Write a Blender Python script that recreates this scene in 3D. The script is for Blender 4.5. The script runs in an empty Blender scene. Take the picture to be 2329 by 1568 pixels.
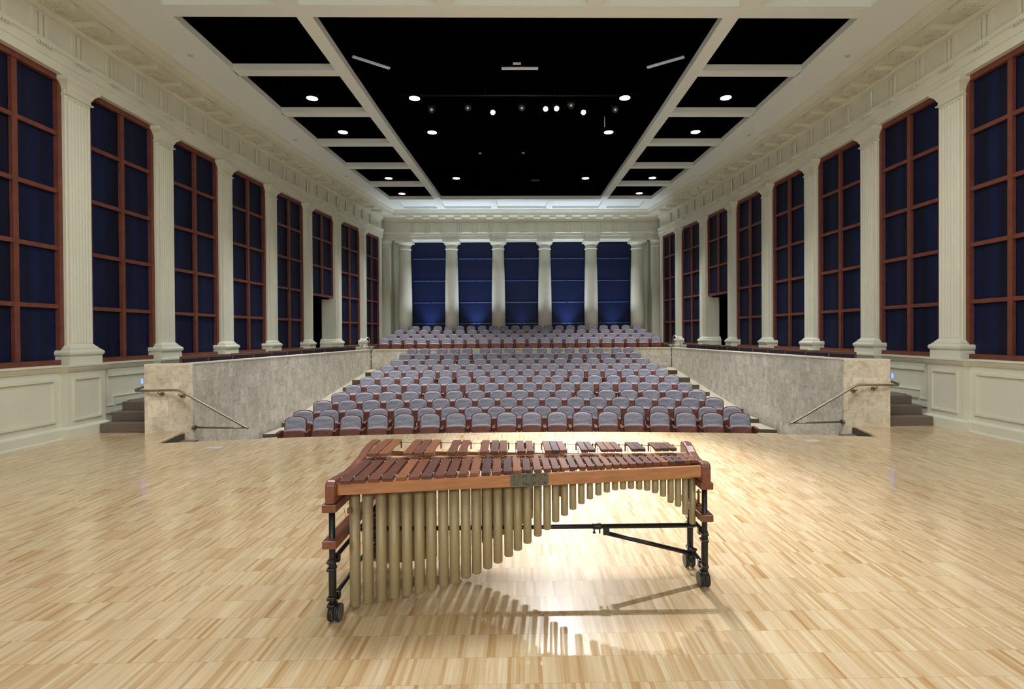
import bpy, bmesh, math, random
from mathutils import Vector, Matrix
random.seed(7)
PI = math.pi
C = bpy.context.scene.collection
S = bpy.context.scene
# ------------------------------------------------------------------ camera
F, PX, PY = 1207.2, 1206.6, 769.9
YAW, PIT, ROL, EYE = math.radians(.858), math.radians(-.411), math.radians(-.353), 1.75
fw = Vector((math.sin(YAW)*math.cos(PIT), math.cos(YAW)*math.cos(PIT), math.sin(PIT)))
rt = Vector((math.cos(YAW), -math.sin(YAW), 0)); up = rt.cross(fw)
rt, up = math.cos(ROL)*rt+math.sin(ROL)*up, -math.sin(ROL)*rt+math.cos(ROL)*up
cd = bpy.data.cameras.new('camera'); cam = bpy.data.objects.new('camera', cd); C.objects.link(cam)
M = Matrix((rt, up, -fw)).transposed().to_4x4(); M.translation = (0, 0, EYE); cam.matrix_world = M
cd.sensor_width = 36; cd.lens = 36*F/2329; cd.clip_start = .05; cd.clip_end = 200
cd.shift_x = (1164.5-PX)/2329; cd.shift_y = (PY-784)/2329
S.camera = cam
# ------------------------------------------------------------------ world, exposure
w = bpy.data.worlds.new('world'); S.world = w; w.use_nodes = True
w.node_tree.nodes['Background'].inputs[0].default_value = (.9, .93, 1, 1)
w.node_tree.nodes['Background'].inputs[1].default_value = 0.0
S.view_settings.view_transform = 'Standard'; S.view_settings.look = 'None'
S.view_settings.gamma = 1; S.view_settings.use_curve_mapping = False
S.view_settings.exposure = -0.12
S.cycles.diffuse_bounces = 5; S.cycles.max_bounces = 8
def lamp(name, kind, loc, energy, color=(1, 1, 1), target=None, parent=None, **kw):
    d = bpy.data.lights.new(name, kind); d.energy = energy; d.color = color
    for k, v in kw.items(): setattr(d, k, v)
    o = bpy.data.objects.new(name, d); C.objects.link(o)
    L = Vector(loc)
    if target is None: q = Matrix.Identity(3)
    else: q = (Vector(target)-L).to_track_quat('-Z', 'Y').to_matrix()
    if parent is not None:
        o.parent = parent; L = L-parent.location
    o.matrix_local = Matrix.Translation(L) @ q.to_4x4()
    return o
# unseen fill lamps added over the stage and behind the photographer
WARM = (.94, .985, 1)
for x in (-3.6, 0, 3.6):
    for y, e in ((-2.2, 18), (6.2, 218)):
        lamp('stage_fill_light', 'AREA', (x, y, 7.35), e, WARM, (x, y, 0), size=1.6)
for x in (-3.5, 3.5):
    lamp('front_fill_light', 'AREA', (x, -5.6, 4.4), 210, WARM, (0, 3.6, .5), size=1.2)  # added low fill that brightens the front of the marimba
# ------------------------------------------------------------------ materials
def lin(c):
    return tuple((v/255/12.92 if v/255 <= .04045 else ((v/255+.055)/1.055)**2.4) for v in c)+(1,)
def mat(name, rgb=(200, 200, 200), rough=.6, metal=0, emit=0, spec=.5, coat=0):
    m = bpy.data.materials.new(name); m.use_nodes = True
    b = m.node_tree.nodes['Principled BSDF']
    b.inputs['Base Color'].default_value = lin(rgb); b.inputs['Roughness'].default_value = rough
    b.inputs['Metallic'].default_value = metal; b.inputs['Specular IOR Level'].default_value = spec
    b.inputs['Coat Weight'].default_value = coat
    if emit:
        b.inputs['Emission Color'].default_value = lin(rgb); b.inputs['Emission Strength'].default_value = emit
    return m
def N(m, t, **kw):
    n = m.node_tree.nodes.new(t)
    for k, v in kw.items(): setattr(n, k, v)
    return n
def LK(m, a, b): m.node_tree.links.new(a, b)
def bsdf(m): return m.node_tree.nodes['Principled BSDF']
def math_n(m, op, a, b=None):
    n = N(m, 'ShaderNodeMath', operation=op)
    for i, v in enumerate((a, b)):
        if v is None: continue
        if isinstance(v, (int, float)): n.inputs[i].default_value = v
        else: LK(m, v, n.inputs[i])
    return n.outputs[0]
def ramp(m, fac, stops, interp='LINEAR'):
    r = N(m, 'ShaderNodeValToRGB'); r.color_ramp.interpolation = interp
    e = r.color_ramp.elements
    while len(e) < len(stops): e.new(.5)
    for i, (p, c) in enumerate(stops): e[i].position = p; e[i].color = lin(c)
    LK(m, fac, r.inputs[0]); return r.outputs[0]
def noise_tint(m, rgb, amt=.06, scale=3, vec=None, detail=3):
    n = N(m, 'ShaderNodeTexNoise'); n.inputs['Scale'].default_value = scale; n.inputs['Detail'].default_value = detail
    tc = N(m, 'ShaderNodeTexCoord')
    LK(m, vec or tc.outputs['Object'], n.inputs['Vector'])
    a = tuple(max(0, v*(1-amt)) for v in rgb); b = tuple(min(255, v*(1+amt)) for v in rgb)
    LK(m, ramp(m, n.outputs[0], [(.3, a), (.7, b)]), bsdf(m).inputs['Base Color'])

cream = mat('cream_paint', (216, 214, 196), .55); noise_tint(cream, (216, 214, 196), .015, 2)
ceilp = mat('ceiling_paint', (232, 238, 236), .85)
black = mat('black_void', (3, 3, 5), .95, spec=.0)
blackm = mat('black_metal', (22, 22, 24), .35, spec=.5)
redwood = mat('window_mahogany', (108, 58, 44), .5); noise_tint(redwood, (108, 58, 44), .1, 6)
chrome = mat('brushed_steel', (190, 190, 188), .28, 1)
rail_m = mat('bronze_rail', (150, 140, 122), .35, .8)
carpet = mat('taupe_carpet', (112, 100, 90), .95); noise_tint(carpet, (112, 100, 90), .12, 90)
darkened_carpet = mat('riser_shade_carpet', (84, 74, 58), .95)  # darkened copy of the carpet: shade of the risers put into the colour
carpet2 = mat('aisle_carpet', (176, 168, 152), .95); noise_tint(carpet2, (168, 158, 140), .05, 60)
seatwood = mat('cherry_wood', (98, 49, 34), .45); noise_tint(seatwood, (98, 49, 34), .14, 7)
darkwood = mat('dark_walnut', (108, 70, 52), .5)
darkleather = mat('aubergine_fabric', (42, 28, 42), .8)
glow = mat('lamp_lens', (244, 248, 255), .4, emit=3.2)
glow_small = mat('spot_lens_lit', (225, 235, 255), .4, emit=60)
lens_off = mat('spot_lens_unlit', (200, 195, 180), .3, emit=.25)  # weak emission paints a gleam on the unlit lenses
blueglow = mat('blue_screen', (60, 90, 255), .4, emit=7)
whiteplate = mat('pale_plate', (196, 196, 190), .5)
diffus = mat('linear_diffuser', (205, 208, 214), .6, emit=.18)  # emission paints light onto the air slots and hanging rod, which are no lamps
black_r = mat('caster_rubber', (34, 33, 33), .5)
grey_r = mat('caster_tread', (96, 96, 96), .5)
brass = mat('brass', (196, 160, 90), .3, .9)
steel = mat('plate_steel', (108, 104, 92), .5, .4); noise_tint(steel, (108, 104, 92), .07, 40)
softw = mat('pale_wood_rail', (196, 160, 116), .5); noise_tint(softw, (196, 160, 116), .08, 12)

def wood_grain(name, rgb, amt, axis=0, rough=.4, scale=6, coat=0.0):
    m = mat(name, rgb, rough, coat=coat)
    tc = N(m, 'ShaderNodeTexCoord'); mp = N(m, 'ShaderNodeMapping')
    sc = [scale*6]*3; sc[axis] = scale*.5; mp.inputs['Scale'].default_value = sc
    LK(m, tc.outputs['Object'], mp.inputs[0]); noise_tint(m, rgb, amt, 1.0, mp.outputs[0], 4)
    return m
railwood = wood_grain('honey_mahogany', (180, 124, 84), .09, 0, .42, coat=.1)
endwood = wood_grain('red_mahogany', (128, 76, 58), .1, 1, .36, coat=.15)
# rosewood bars: every bar its own tone
barm = mat('rosewood', (130, 70, 52), .48, spec=.35)
oi = N(barm, 'ShaderNodeObjectInfo')
tone = ramp(barm, oi.outputs['Random'], [(0, (98, 58, 54)), (.2, (142, 88, 64)), (.4, (116, 68, 58)), (.6, (160, 104, 72)), (.78, (88, 58, 60)), (.9, (132, 80, 62)), (1, (108, 64, 54))])
tcb = N(barm, 'ShaderNodeTexCoord'); mpb = N(barm, 'ShaderNodeMapping'); mpb.inputs['Scale'].default_value = (60, 5, 60)
LK(barm, tcb.outputs['Object'], mpb.inputs[0]); nzb = N(barm, 'ShaderNodeTexNoise'); nzb.inputs['Scale'].default_value = 1.6; LK(barm, mpb.outputs[0], nzb.inputs['Vector'])
mxb = N(barm, 'ShaderNodeMix', data_type='RGBA', blend_type='MULTIPLY'); mxb.inputs[0].default_value = .5
LK(barm, tone, mxb.inputs['A']); LK(barm, ramp(barm, nzb.outputs[0], [(.3, (170, 160, 160)), (.7, (255, 250, 245))]), mxb.inputs['B'])
LK(barm, mxb.outputs['Result'], bsdf(barm).inputs['Base Color'])
goldtube = mat('matt_gold_tube', (214, 186, 134), .5, .25)
noise_tint(goldtube, (172, 154, 116), .04, 200)
# navy shade behind glass
navy = mat('navy_shade', (13, 20, 52), .6, spec=.3)
tc = N(navy, 'ShaderNodeTexCoord'); mpn = N(navy, 'ShaderNodeMapping'); mpn.inputs['Scale'].default_value = (3, 3, .12)
LK(navy, tc.outputs['Object'], mpn.inputs[0]); nn = N(navy, 'ShaderNodeTexNoise'); nn.inputs['Scale'].default_value = 1.3; nn.inputs['Detail'].default_value = 3
LK(navy, mpn.outputs[0], nn.inputs['Vector'])
LK(navy, ramp(navy, nn.outputs[0], [(.35, (4, 9, 29)), (.65, (9, 21, 60))]), bsdf(navy).inputs['Base Color'])
navyb = mat('blue_back_shade', (12, 26, 64), .5, spec=.25)
noise_tint(navyb, (12, 26, 64), .08, 60)
bluebat = mat('shade_batten', (70, 96, 160), .35)

# stage floor: parquet strips, rows .22 m deep, strips running away from the camera
fl = mat('maple_parquet', (215, 184, 138), .3, spec=.3)
tc = N(fl, 'ShaderNodeTexCoord'); sp = N(fl, 'ShaderNodeSeparateXYZ'); LK(fl, tc.outputs['Object'], sp.inputs[0])
row = math_n(fl, 'FLOOR', math_n(fl, 'DIVIDE', sp.outputs[1], .2205))
def strip(width, seed):
    sh = N(fl, 'ShaderNodeTexWhiteNoise', noise_dimensions='1D'); LK(fl, math_n(fl, 'ADD', row, seed), sh.inputs['W'])
    u = math_n(fl, 'ADD', math_n(fl, 'DIVIDE', sp.outputs[0], width), sh.outputs[0])
    cx = N(fl, 'ShaderNodeCombineXYZ'); LK(fl, math_n(fl, 'FLOOR', u), cx.inputs[0]); LK(fl, row, cx.inputs[1]); cx.inputs[2].default_value = seed
    wn = N(fl, 'ShaderNodeTexWhiteNoise', noise_dimensions='3D'); LK(fl, cx.outputs[0], wn.inputs['Vector'])
    return wn.outputs[0], u
a, ua = strip(.023, 3.1); b, ub = strip(.09, 8.7)
mixv = math_n(fl, 'ADD', math_n(fl, 'MULTIPLY', a, .8), math_n(fl, 'MULTIPLY', b, .2))
col = ramp(fl, mixv, [(0, (224, 206, 174)), (.3, (216, 193, 158)), (.6, (208, 182, 144)), (.82, (201, 170, 129)), (.94, (188, 153, 109)), (1, (172, 132, 88))])
mp = N(fl, 'ShaderNodeMapping'); mp.inputs['Scale'].default_value = (90, 3, 1); LK(fl, tc.outputs['Object'], mp.inputs[0])
nz = N(fl, 'ShaderNodeTexNoise'); nz.inputs['Scale'].default_value = 1; nz.inputs['Detail'].default_value = 4; LK(fl, mp.outputs[0], nz.inputs['Vector'])
mx = N(fl, 'ShaderNodeMix', data_type='RGBA', blend_type='MULTIPLY'); mx.inputs[0].default_value = .55
LK(fl, col, mx.inputs['A']); LK(fl, ramp(fl, nz.outputs[0], [(.3, (222, 205, 182)), (.65, (255, 255, 255))]), mx.inputs['B'])
fr = math_n(fl, 'FRACT', math_n(fl, 'DIVIDE', sp.outputs[1], .2205))
seam = math_n(fl, 'LESS_THAN', fr, .012)
mx2 = N(fl, 'ShaderNodeMix', data_type='RGBA'); LK(fl, math_n(fl, 'MULTIPLY', seam, .45), mx2.inputs[0])
LK(fl, mx.outputs['Result'], mx2.inputs['A']); mx2.inputs['B'].default_value = lin((150, 105, 62))
LK(fl, mx2.outputs['Result'], bsdf(fl).inputs['Base Color'])
rn = N(fl, 'ShaderNodeTexNoise'); rn.inputs['Scale'].default_value = 1.4; LK(fl, tc.outputs['Object'], rn.inputs['Vector'])
rr = N(fl, 'ShaderNodeMapRange'); rr.inputs['To Min'].default_value = .11; rr.inputs['To Max'].default_value = .17; LK(fl, rn.outputs[0], rr.inputs['Value'])
LK(fl, rr.outputs[0], bsdf(fl).inputs['Roughness'])
bsdf(fl).inputs['Coat Weight'].default_value = .35; bsdf(fl).inputs['Coat Roughness'].default_value = .36

# stone blocks: brick pattern picks per-block tone.  axes: 0 = x,z faces   1 = y,z faces
def stone(name, axis, base):
    m = mat(name, base, .55)
    tc = N(m, 'ShaderNodeTexCoord'); sp = N(m, 'ShaderNodeSeparateXYZ'); LK(m, tc.outputs['Object'], sp.inputs[0])
    cb = N(m, 'ShaderNodeCombineXYZ'); LK(m, sp.outputs[axis], cb.inputs[0]); LK(m, math_n(m, 'ADD', sp.outputs[2], .02), cb.inputs[1])
    br = N(m, 'ShaderNodeTexBrick'); br.offset = .5
    br.inputs['Scale'].default_value = 1; br.inputs['Brick Width'].default_value = .15; br.inputs['Row Height'].default_value = .31
    br.inputs['Mortar Size'].default_value = .0016; br.inputs['Mortar Smooth'].default_value = .3; br.inputs['Bias'].default_value = 0
    c = base
    br.inputs['Color1'].default_value = lin(tuple(v*.94 for v in c)); br.inputs['Color2'].default_value = lin(tuple(min(255, v*1.05) for v in c))
    br.inputs['Mortar'].default_value = lin(tuple(v*.84 for v in c))
    LK(m, cb.outputs[0], br.inputs['Vector'])
    nz = N(m, 'ShaderNodeTexNoise'); nz.inputs['Scale'].default_value = 7; nz.inputs['Detail'].default_value = 8; nz.inputs['Distortion'].default_value = 1.2
    LK(m, tc.outputs['Object'], nz.inputs['Vector'])
    mx = N(m, 'ShaderNodeMix', data_type='RGBA', blend_type='MULTIPLY'); mx.inputs[0].default_value = .8
    LK(m, br.outputs['Color'], mx.inputs['A']); LK(m, ramp(m, nz.outputs[0], [(.3, (206, 198, 188)), (.46, (240, 236, 230)), (.6, (255, 255, 255))]), mx.inputs['B'])
    LK(m, mx.outputs['Result'], bsdf(m).inputs['Base Color'])
    return m
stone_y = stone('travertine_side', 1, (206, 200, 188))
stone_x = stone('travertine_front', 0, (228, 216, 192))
stonecap = mat('stone_cap', (222, 214, 196), .5)
# seat fabric: grey blue with small darker marks
fab = mat('patterned_grey_fabric', (150, 150, 164), .9)
tc = N(fab, 'ShaderNodeTexCoord'); mp = N(fab, 'ShaderNodeMapping'); mp.inputs['Scale'].default_value = (64, 64, 40); LK(fab, tc.outputs['Object'], mp.inputs[0])
vo = N(fab, 'ShaderNodeTexVoronoi', distance='CHEBYCHEV'); vo.inputs['Scale'].default_value = 1; vo.inputs['Randomness'].default_value = .35; LK(fab, mp.outputs[0], vo.inputs['Vector'])
LK(fab, ramp(fab, vo.outputs['Distance'], [(.0, (84, 85, 100)), (.22, (104, 105, 120)), (.4, (148, 148, 160)), (1, (160, 159, 172))]), bsdf(fab).inputs['Base Color'])
fab_edge = mat('seat_piping', (180, 176, 188), .85)
# ------------------------------------------------------------------ mesh helpers
class MB:
    def __init__(s): s.v = []; s.f = []; s.sm = []
    def add(s, vs, fs, smooth=False):
        o = len(s.v); s.v += [tuple(p) for p in vs]; s.f += [tuple(i+o for i in f) for f in fs]; s.sm += [smooth]*len(fs); return s
    def box(s, x0, x1, y0, y1, z0, z1):
        return s.add([(x, y, z) for z in (z0, z1) for x, y in ((x0, y0), (x1, y0), (x1, y1), (x0, y1))],
                     [(0, 3, 2, 1), (4, 5, 6, 7), (0, 1, 5, 4), (1, 2, 6, 5), (2, 3, 7, 6), (3, 0, 4, 7)])
    def prism(s, pts, axis, a, b):      # pts 2D outline; axis extruded: 0 -> pts are (y,z), 1 -> (x,z), 2 -> (x,y)
        n = len(pts)
        def P(p, t): return (t, p[0], p[1]) if axis == 0 else ((p[0], t, p[1]) if axis == 1 else (p[0], p[1], t))
        vs = [P(p, a) for p in pts]+[P(p, b) for p in pts]
        return s.add(vs, [tuple(range(n-1, -1, -1)), tuple(range(n, 2*n))]+[(i, (i+1) % n, n+(i+1) % n, n+i) for i in range(n)])
    def ring(s, rings, smooth=True, cap=True):     # loft a list of equal-length rings
        n = len(rings[0]); vs = [p for r in rings for p in r]; fs = []
        for k in range(len(rings)-1):
            for i in range(n): j = (i+1) % n; fs.append((k*n+i, k*n+j, (k+1)*n+j, (k+1)*n+i))
        s.add(vs, fs, smooth)
        if cap:
            o = len(s.v)-len(vs)
            s.f += [tuple(o+i for i in range(n-1, -1, -1)), tuple(o+(len(rings)-1)*n+i for i in range(n))]; s.sm += [False, False]
        return s
    def lathe(s, prof, c=(0, 0, 0), seg=16, smooth=True):
        return s.ring([[(c[0]+r*math.cos(2*PI*i/seg), c[1]+r*math.sin(2*PI*i/seg), c[2]+z) for i in range(seg)] for r, z in prof], smooth)
    def tube(s, a, b, r, seg=10):
        a, b = Vector(a), Vector(b); d = (b-a).normalized(); u = d.orthogonal().normalized(); v = d.cross(u)
        return s.ring([[tuple(p+r*(math.cos(2*PI*i/seg)*u+math.sin(2*PI*i/seg)*v)) for i in range(seg)] for p in (a, b)])
    def path(s, pts, r, seg=10):
        P = [Vector(p) for p in pts]; rings = []; u = None
        for i, p in enumerate(P):
            d = (P[min(i+1, len(P)-1)]-P[max(i-1, 0)]).normalized()
            u = d.orthogonal().normalized() if u is None else (u-u.dot(d)*d).normalized()
            v = d.cross(u); rings.append([tuple(p+r*(math.cos(2*PI*k/seg)*u+math.sin(2*PI*k/seg)*v)) for k in range(seg)])
        return s.ring(rings)
    def loft(s, st):     # stacked rectangles (z, half-width along y, projection x), back at x=-.2
        return s.ring([[(-.2, -h, z), (p, -h, z), (p, h, z), (-.2, h, z)] for z, h, p in st], False)
    def mesh(s, name, m):
        me = bpy.data.meshes.new(name); me.from_pydata(s.v, [], s.f); me.materials.append(m)
        me.polygons.foreach_set('use_smooth', s.sm); me.update()
        bm = bmesh.new(); bm.from_mesh(me); bmesh.ops.recalc_face_normals(bm, faces=bm.faces); bm.to_mesh(me); bm.free()
        return me
    def build(s, name, m, parent=None, loc=(0, 0, 0), bevel=0):
        o = bpy.data.objects.new(name, s.mesh(name, m)); C.objects.link(o); o.location = loc
        if parent is not None: o.parent = parent
        if bevel:
            b = o.modifiers.new('bevel', 'BEVEL'); b.width = bevel; b.segments = 2; b.limit_method = 'ANGLE'
        return o
def thing(name, label, cat, loc=(0, 0, 0), rotz=0, group=None):
    o = bpy.data.objects.new(name, None); C.objects.link(o); o.location = loc; o.rotation_euler = (0, 0, rotz)
    o.empty_display_size = .1
    return tag(o, label, cat, group)
def tag(o, label, cat, group=None):
    o['label'] = label; o['category'] = cat
    if group: o['group'] = group
    return o
def struct(o): o['kind'] = 'structure'; return o
def senv(name, loc=(0, 0, 0), rotz=0):
    o = bpy.data.objects.new(name, None); C.objects.link(o); o.location = loc; o.rotation_euler = (0, 0, rotz); return struct(o)
def copy_tree(o, parent=None):
    c = o.copy(); C.objects.link(c)
    if parent is not None: c.parent = parent
    for ch in list(o.children): copy_tree(ch, c)
    return c
ORD = ['first', 'second', 'third', 'fourth', 'fifth', 'sixth', 'seventh', 'eighth', 'ninth', 'tenth', 'eleventh', 'twelfth']
# ------------------------------------------------------------------ hall dimensions
XC = -.03; BAY = 2.215; Y0 = 9.618
ZA, ZS, ZC = 6.27, 1.277, 7.55
WY = [-6, 5.188, 7.403, 9.618, 11.833, 14.048, 16.263, 18.478, 20.693, 22.908, 24.75]
WX = [7.885, 7.885, 7.885, 7.885, 7.825, 7.712, 7.556, 7.345, 7.097, 6.776, 6.47]
def lerp(T, V, y):
    if y <= T[0]: return V[0]
    for i in range(len(T)-1):
        if y <= T[i+1]: return V[i]+(V[i+1]-V[i])*(y-T[i])/(T[i+1]-T[i])
    return V[-1]
def W(y): return lerp(WY, WX, y)
BY = [Y0+BAY*k for k in range(7)]                   # cross beams
OUT = [6.265, 6.237, 6.188, 6.096, 5.968, 5.796, 5.60]
INN = [4.046, 4.02, 3.98, 3.92, 3.847, 3.765, 3.70]
def outer(y): return lerp(BY, OUT, y)
def inner(y): return lerp(BY, INN, y)
def sweep(mb, prof, ys, s, f=W):
    """closed profile of (projection, z) swept along one side wall"""
    mb.ring([[(XC+s*(f(y)-p), y, z) for p, z in prof] for y in ys], False)
def rectp(p0, p1, z0, z1): return [(p0, z0), (p1, z0), (p1, z1), (p0, z1)]
# ------------------------------------------------------------------ stage floor
arc = [(x, 9.5-x*x/50) for x in [XC+(-5.96+11.92*i/36) for i in range(37)]]
outl = [(-8.1, -6), (8.1, -6), (8.1, 9.84), (6.76, 9.84), (6.76, 9.69), (6.19, 9.86)]+arc[::-1]+[(-6.25, 9.83), (-6.82, 9.66), (-6.82, 9.84), (-8.1, 9.84)]
o = struct(MB().prism(outl, 2, -.03, 0).build('floor', fl))
mb = MB()
mb.ring([[(x, y-.02, -.03), (x, y-.02, -.85), (x, y-.06, -.85), (x, y-.06, -.03)] for x, y in arc], False)
for s in (-1, 1): mb.add([(XC+s*5.95, 8.78, -.03), (XC+s*6.2, 9.85, -.03), (XC+s*6.2, 9.85, -.85), (XC+s*5.95, 8.78, -.85)], [(0, 1, 2, 3)])
mb.build('stage_front', darkened_carpet, o)
# ------------------------------------------------------------------ pit floor, tiers, aisles
ROWS = [(10.7, 18, -4.396, 4.251, .184), (11.65, 19, -4.633, 4.453, .18), (12.6, 18, -4.569, 4.426, .261), (13.55, 17, -4.495, 4.336, .34),
        (14.5, 18, -4.455, 4.356, .445), (15.45, 17, -4.399, 4.238, .565), (16.4, 18, -4.344, 4.243, .688), (17.35, 17, -4.313, 4.165, .807),
        (18.3, 16, -4.227, 4.07, .943), (19.25, 17, -4.176, 4.019, 1.102), (20.2, 16, -4.168, 4.034, 1.254),
        (21.9, 23, -5.616, 5.535, 1.645), (22.73, 22, -5.50, 5.41, 1.80), (23.56, 21, -5.413, 5.297, 1.985), (24.39, 22, -5.38, 5.26, 2.168)]
RAD = [26]*10+[200]+[140]*4
BH = .862
mb = MB(); mb.box(-6.15, 6.1, 8.6, 11.2, -.80, -.68)
struct(mb.build('floor', carpet2))
tiers = struct(MB().box(-6, 6, 20.0, 20.2, -.8, -.7).build('floor', carpet))
for i, (yc, n, xl, xr, zt) in enumerate(ROWS):
    if i == 0: continue
    z = zt-BH; top = MB()
    up_ = i >= 11
    hw = 6.9 if up_ else (5.98 if i < 6 else 5.76)
    yf = yc-.52 if i != 11 else 21.2
    yb = (ROWS[i+1][0]-.52) if i < 14 else 26.6
    if i == 10: yb = 21.0
    rf, rb = RAD[i], RAD[i+1] if i < 14 else 140
    if i in (10, 11): rb = 400 if i == 10 else 140
    if i == 11: rf = 1e6
    rings = []
    for k in range(25):
        x = -hw+2*hw*k/24
        a, b = yf-x*x/(2*rf), yb-x*x/(2*rb)+.02
        rings.append([(XC+x, a, -.9), (XC+x, b, -.9), (XC+x, b, z), (XC+x, a, z)])
    top.ring(rings, False)
    tr = top.build('tier', carpet2, tiers)  # lighter carpet colour stands for the light on the treads
    if i != 11:
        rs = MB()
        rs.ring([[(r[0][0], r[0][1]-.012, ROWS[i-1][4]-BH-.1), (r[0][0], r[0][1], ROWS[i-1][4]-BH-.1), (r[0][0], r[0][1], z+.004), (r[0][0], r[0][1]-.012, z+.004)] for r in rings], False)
        rs.build('riser', darkened_carpet, tr)  # riser darkened by colour to stand for its shade
for s in (-1, 1):      # sloped side aisles beside the tiers
    mb = MB(); x0, x1 = XC+s*5.74, XC+s*6.05
    mb.ring([[(x0, 14.5, -.9), (x1, 14.5, -.9), (x1, 14.5, -.36), (x0, 14.5, -.36)],
             [(x0, 21.05, -.9), (x1, 21.05, -.9), (x1, 21.05, .42), (x0, 21.05, .42)]], False)
    struct(mb.build('floor', carpet2))
    # stairs from the stage down into the seating, beside the stage edge
    t = thing('pit_stairs', 'short carpeted stair dropping from the stage at the %s end of the front row' % ('left' if s < 0 else 'right'), 'stairs', (XC+s*5.6, 9.3, -.68))
    for k in range(3):
        xa, xb = s*(.62-.3*k-.3), s*(.62-.3*k)
        MB().box(min(xa, xb), max(xa, xb), -.32-.1*k, .5, 0, .54-.17*k).build('step', carpet, t)
# side galleries with their carpeted entry steps
for s in (-1, 1):
    side = 'left' if s < 0 else 'right'
    mb = MB(); sweep(mb, rectp(-.1, .9, .1, .4985), [10.66, 11.833, 14.048, 16.263, 18.478, 20.693, 21.1], s)
    mb.ring([[(XC+s*6.12, y, z) for y, z in ((10.66, .1), (21.1, .1), (21.1, .499), (10.66, .499))], [(XC+s*7.3, y, z) for y, z in ((10.66, .1), (21.1, .1), (21.1, .499), (10.66, .499))]], False)
    struct(mb.build('floor', carpet))
    t = thing('carpeted_steps', 'taupe carpeted steps beside the %s panelled wall, behind the stone parapet end' % side, 'steps', (XC+s*7.28, 9.84, 0))
    for k, (yy, z) in enumerate(((0, .168), (.27, .335), (.54, .50))):
        MB().box(-.43, .43, yy-.025, yy+.31 if k < 2 else .80, z-.168, z).build('step', carpet, t, bevel=.012)
# ------------------------------------------------------------------ side walls
def panel(mb, f, y0, y1, z0, z1, s, p, wd=.045, th=.03):
    """picture-frame moulding on a side wall"""
    for a, b, c, d in ((y0, y1, z0, z0+wd), (y0, y1, z1-wd, z1), (y0, y0+wd, z0+wd, z1-wd), (y1-wd, y1, z0+wd, z1-wd)):
        mb.ring([[(XC+s*(f(y)-q), y, z) for q, z in rectp(p-.01, p+th, c, d)] for y in (a, b)], False)
PIL = [Y0+BAY*k for k in range(-3, 7)]
SEG = [-6]+PIL+[24.75]
trig = MB()
for i in range(3): trig.box(0, .035, -.135+.1*i, -.135+.1*i+.07, 6.675, 7.09)
trig.box(0, .04, -.15, .15, 7.09, 7.12)
trig_me = trig.mesh('triglyph', cream)
reg = MB(); reg.box(0, .06, -.15, .15, 6.575, 6.60)
for i in range(6): reg.lathe([(.014, 0), (.011, .025)], (.04, -.125+.05*i, 6.55), 6)
reg_me = reg.mesh('regula', cream)
mod = MB(); mod.box(.02, .46, -.155, .155, 7.205, 7.31); mod.box(.0, .49, -.17, .17, 7.28, 7.31)
for i in range(5):
    for j in range(5): mod.box(.07+.08*i, .11+.08*i, -.14+.06*j, -.105+.06*j, 7.19, 7.206)
mod_me = mod.mesh('modillion', cream)
def copyof(me, name, parent, loc, rz):
    o = bpy.data.objects.new(name, me); C.objects.link(o); o.parent = parent; o.location = loc; o.rotation_euler = (0, 0, rz); return o
def wang(y, s):   # rotation so that local +x points into the hall
    a = math.atan2(W(y+.3)-W(y-.3), .6)
    return -a if s < 0 else PI+a
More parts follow.
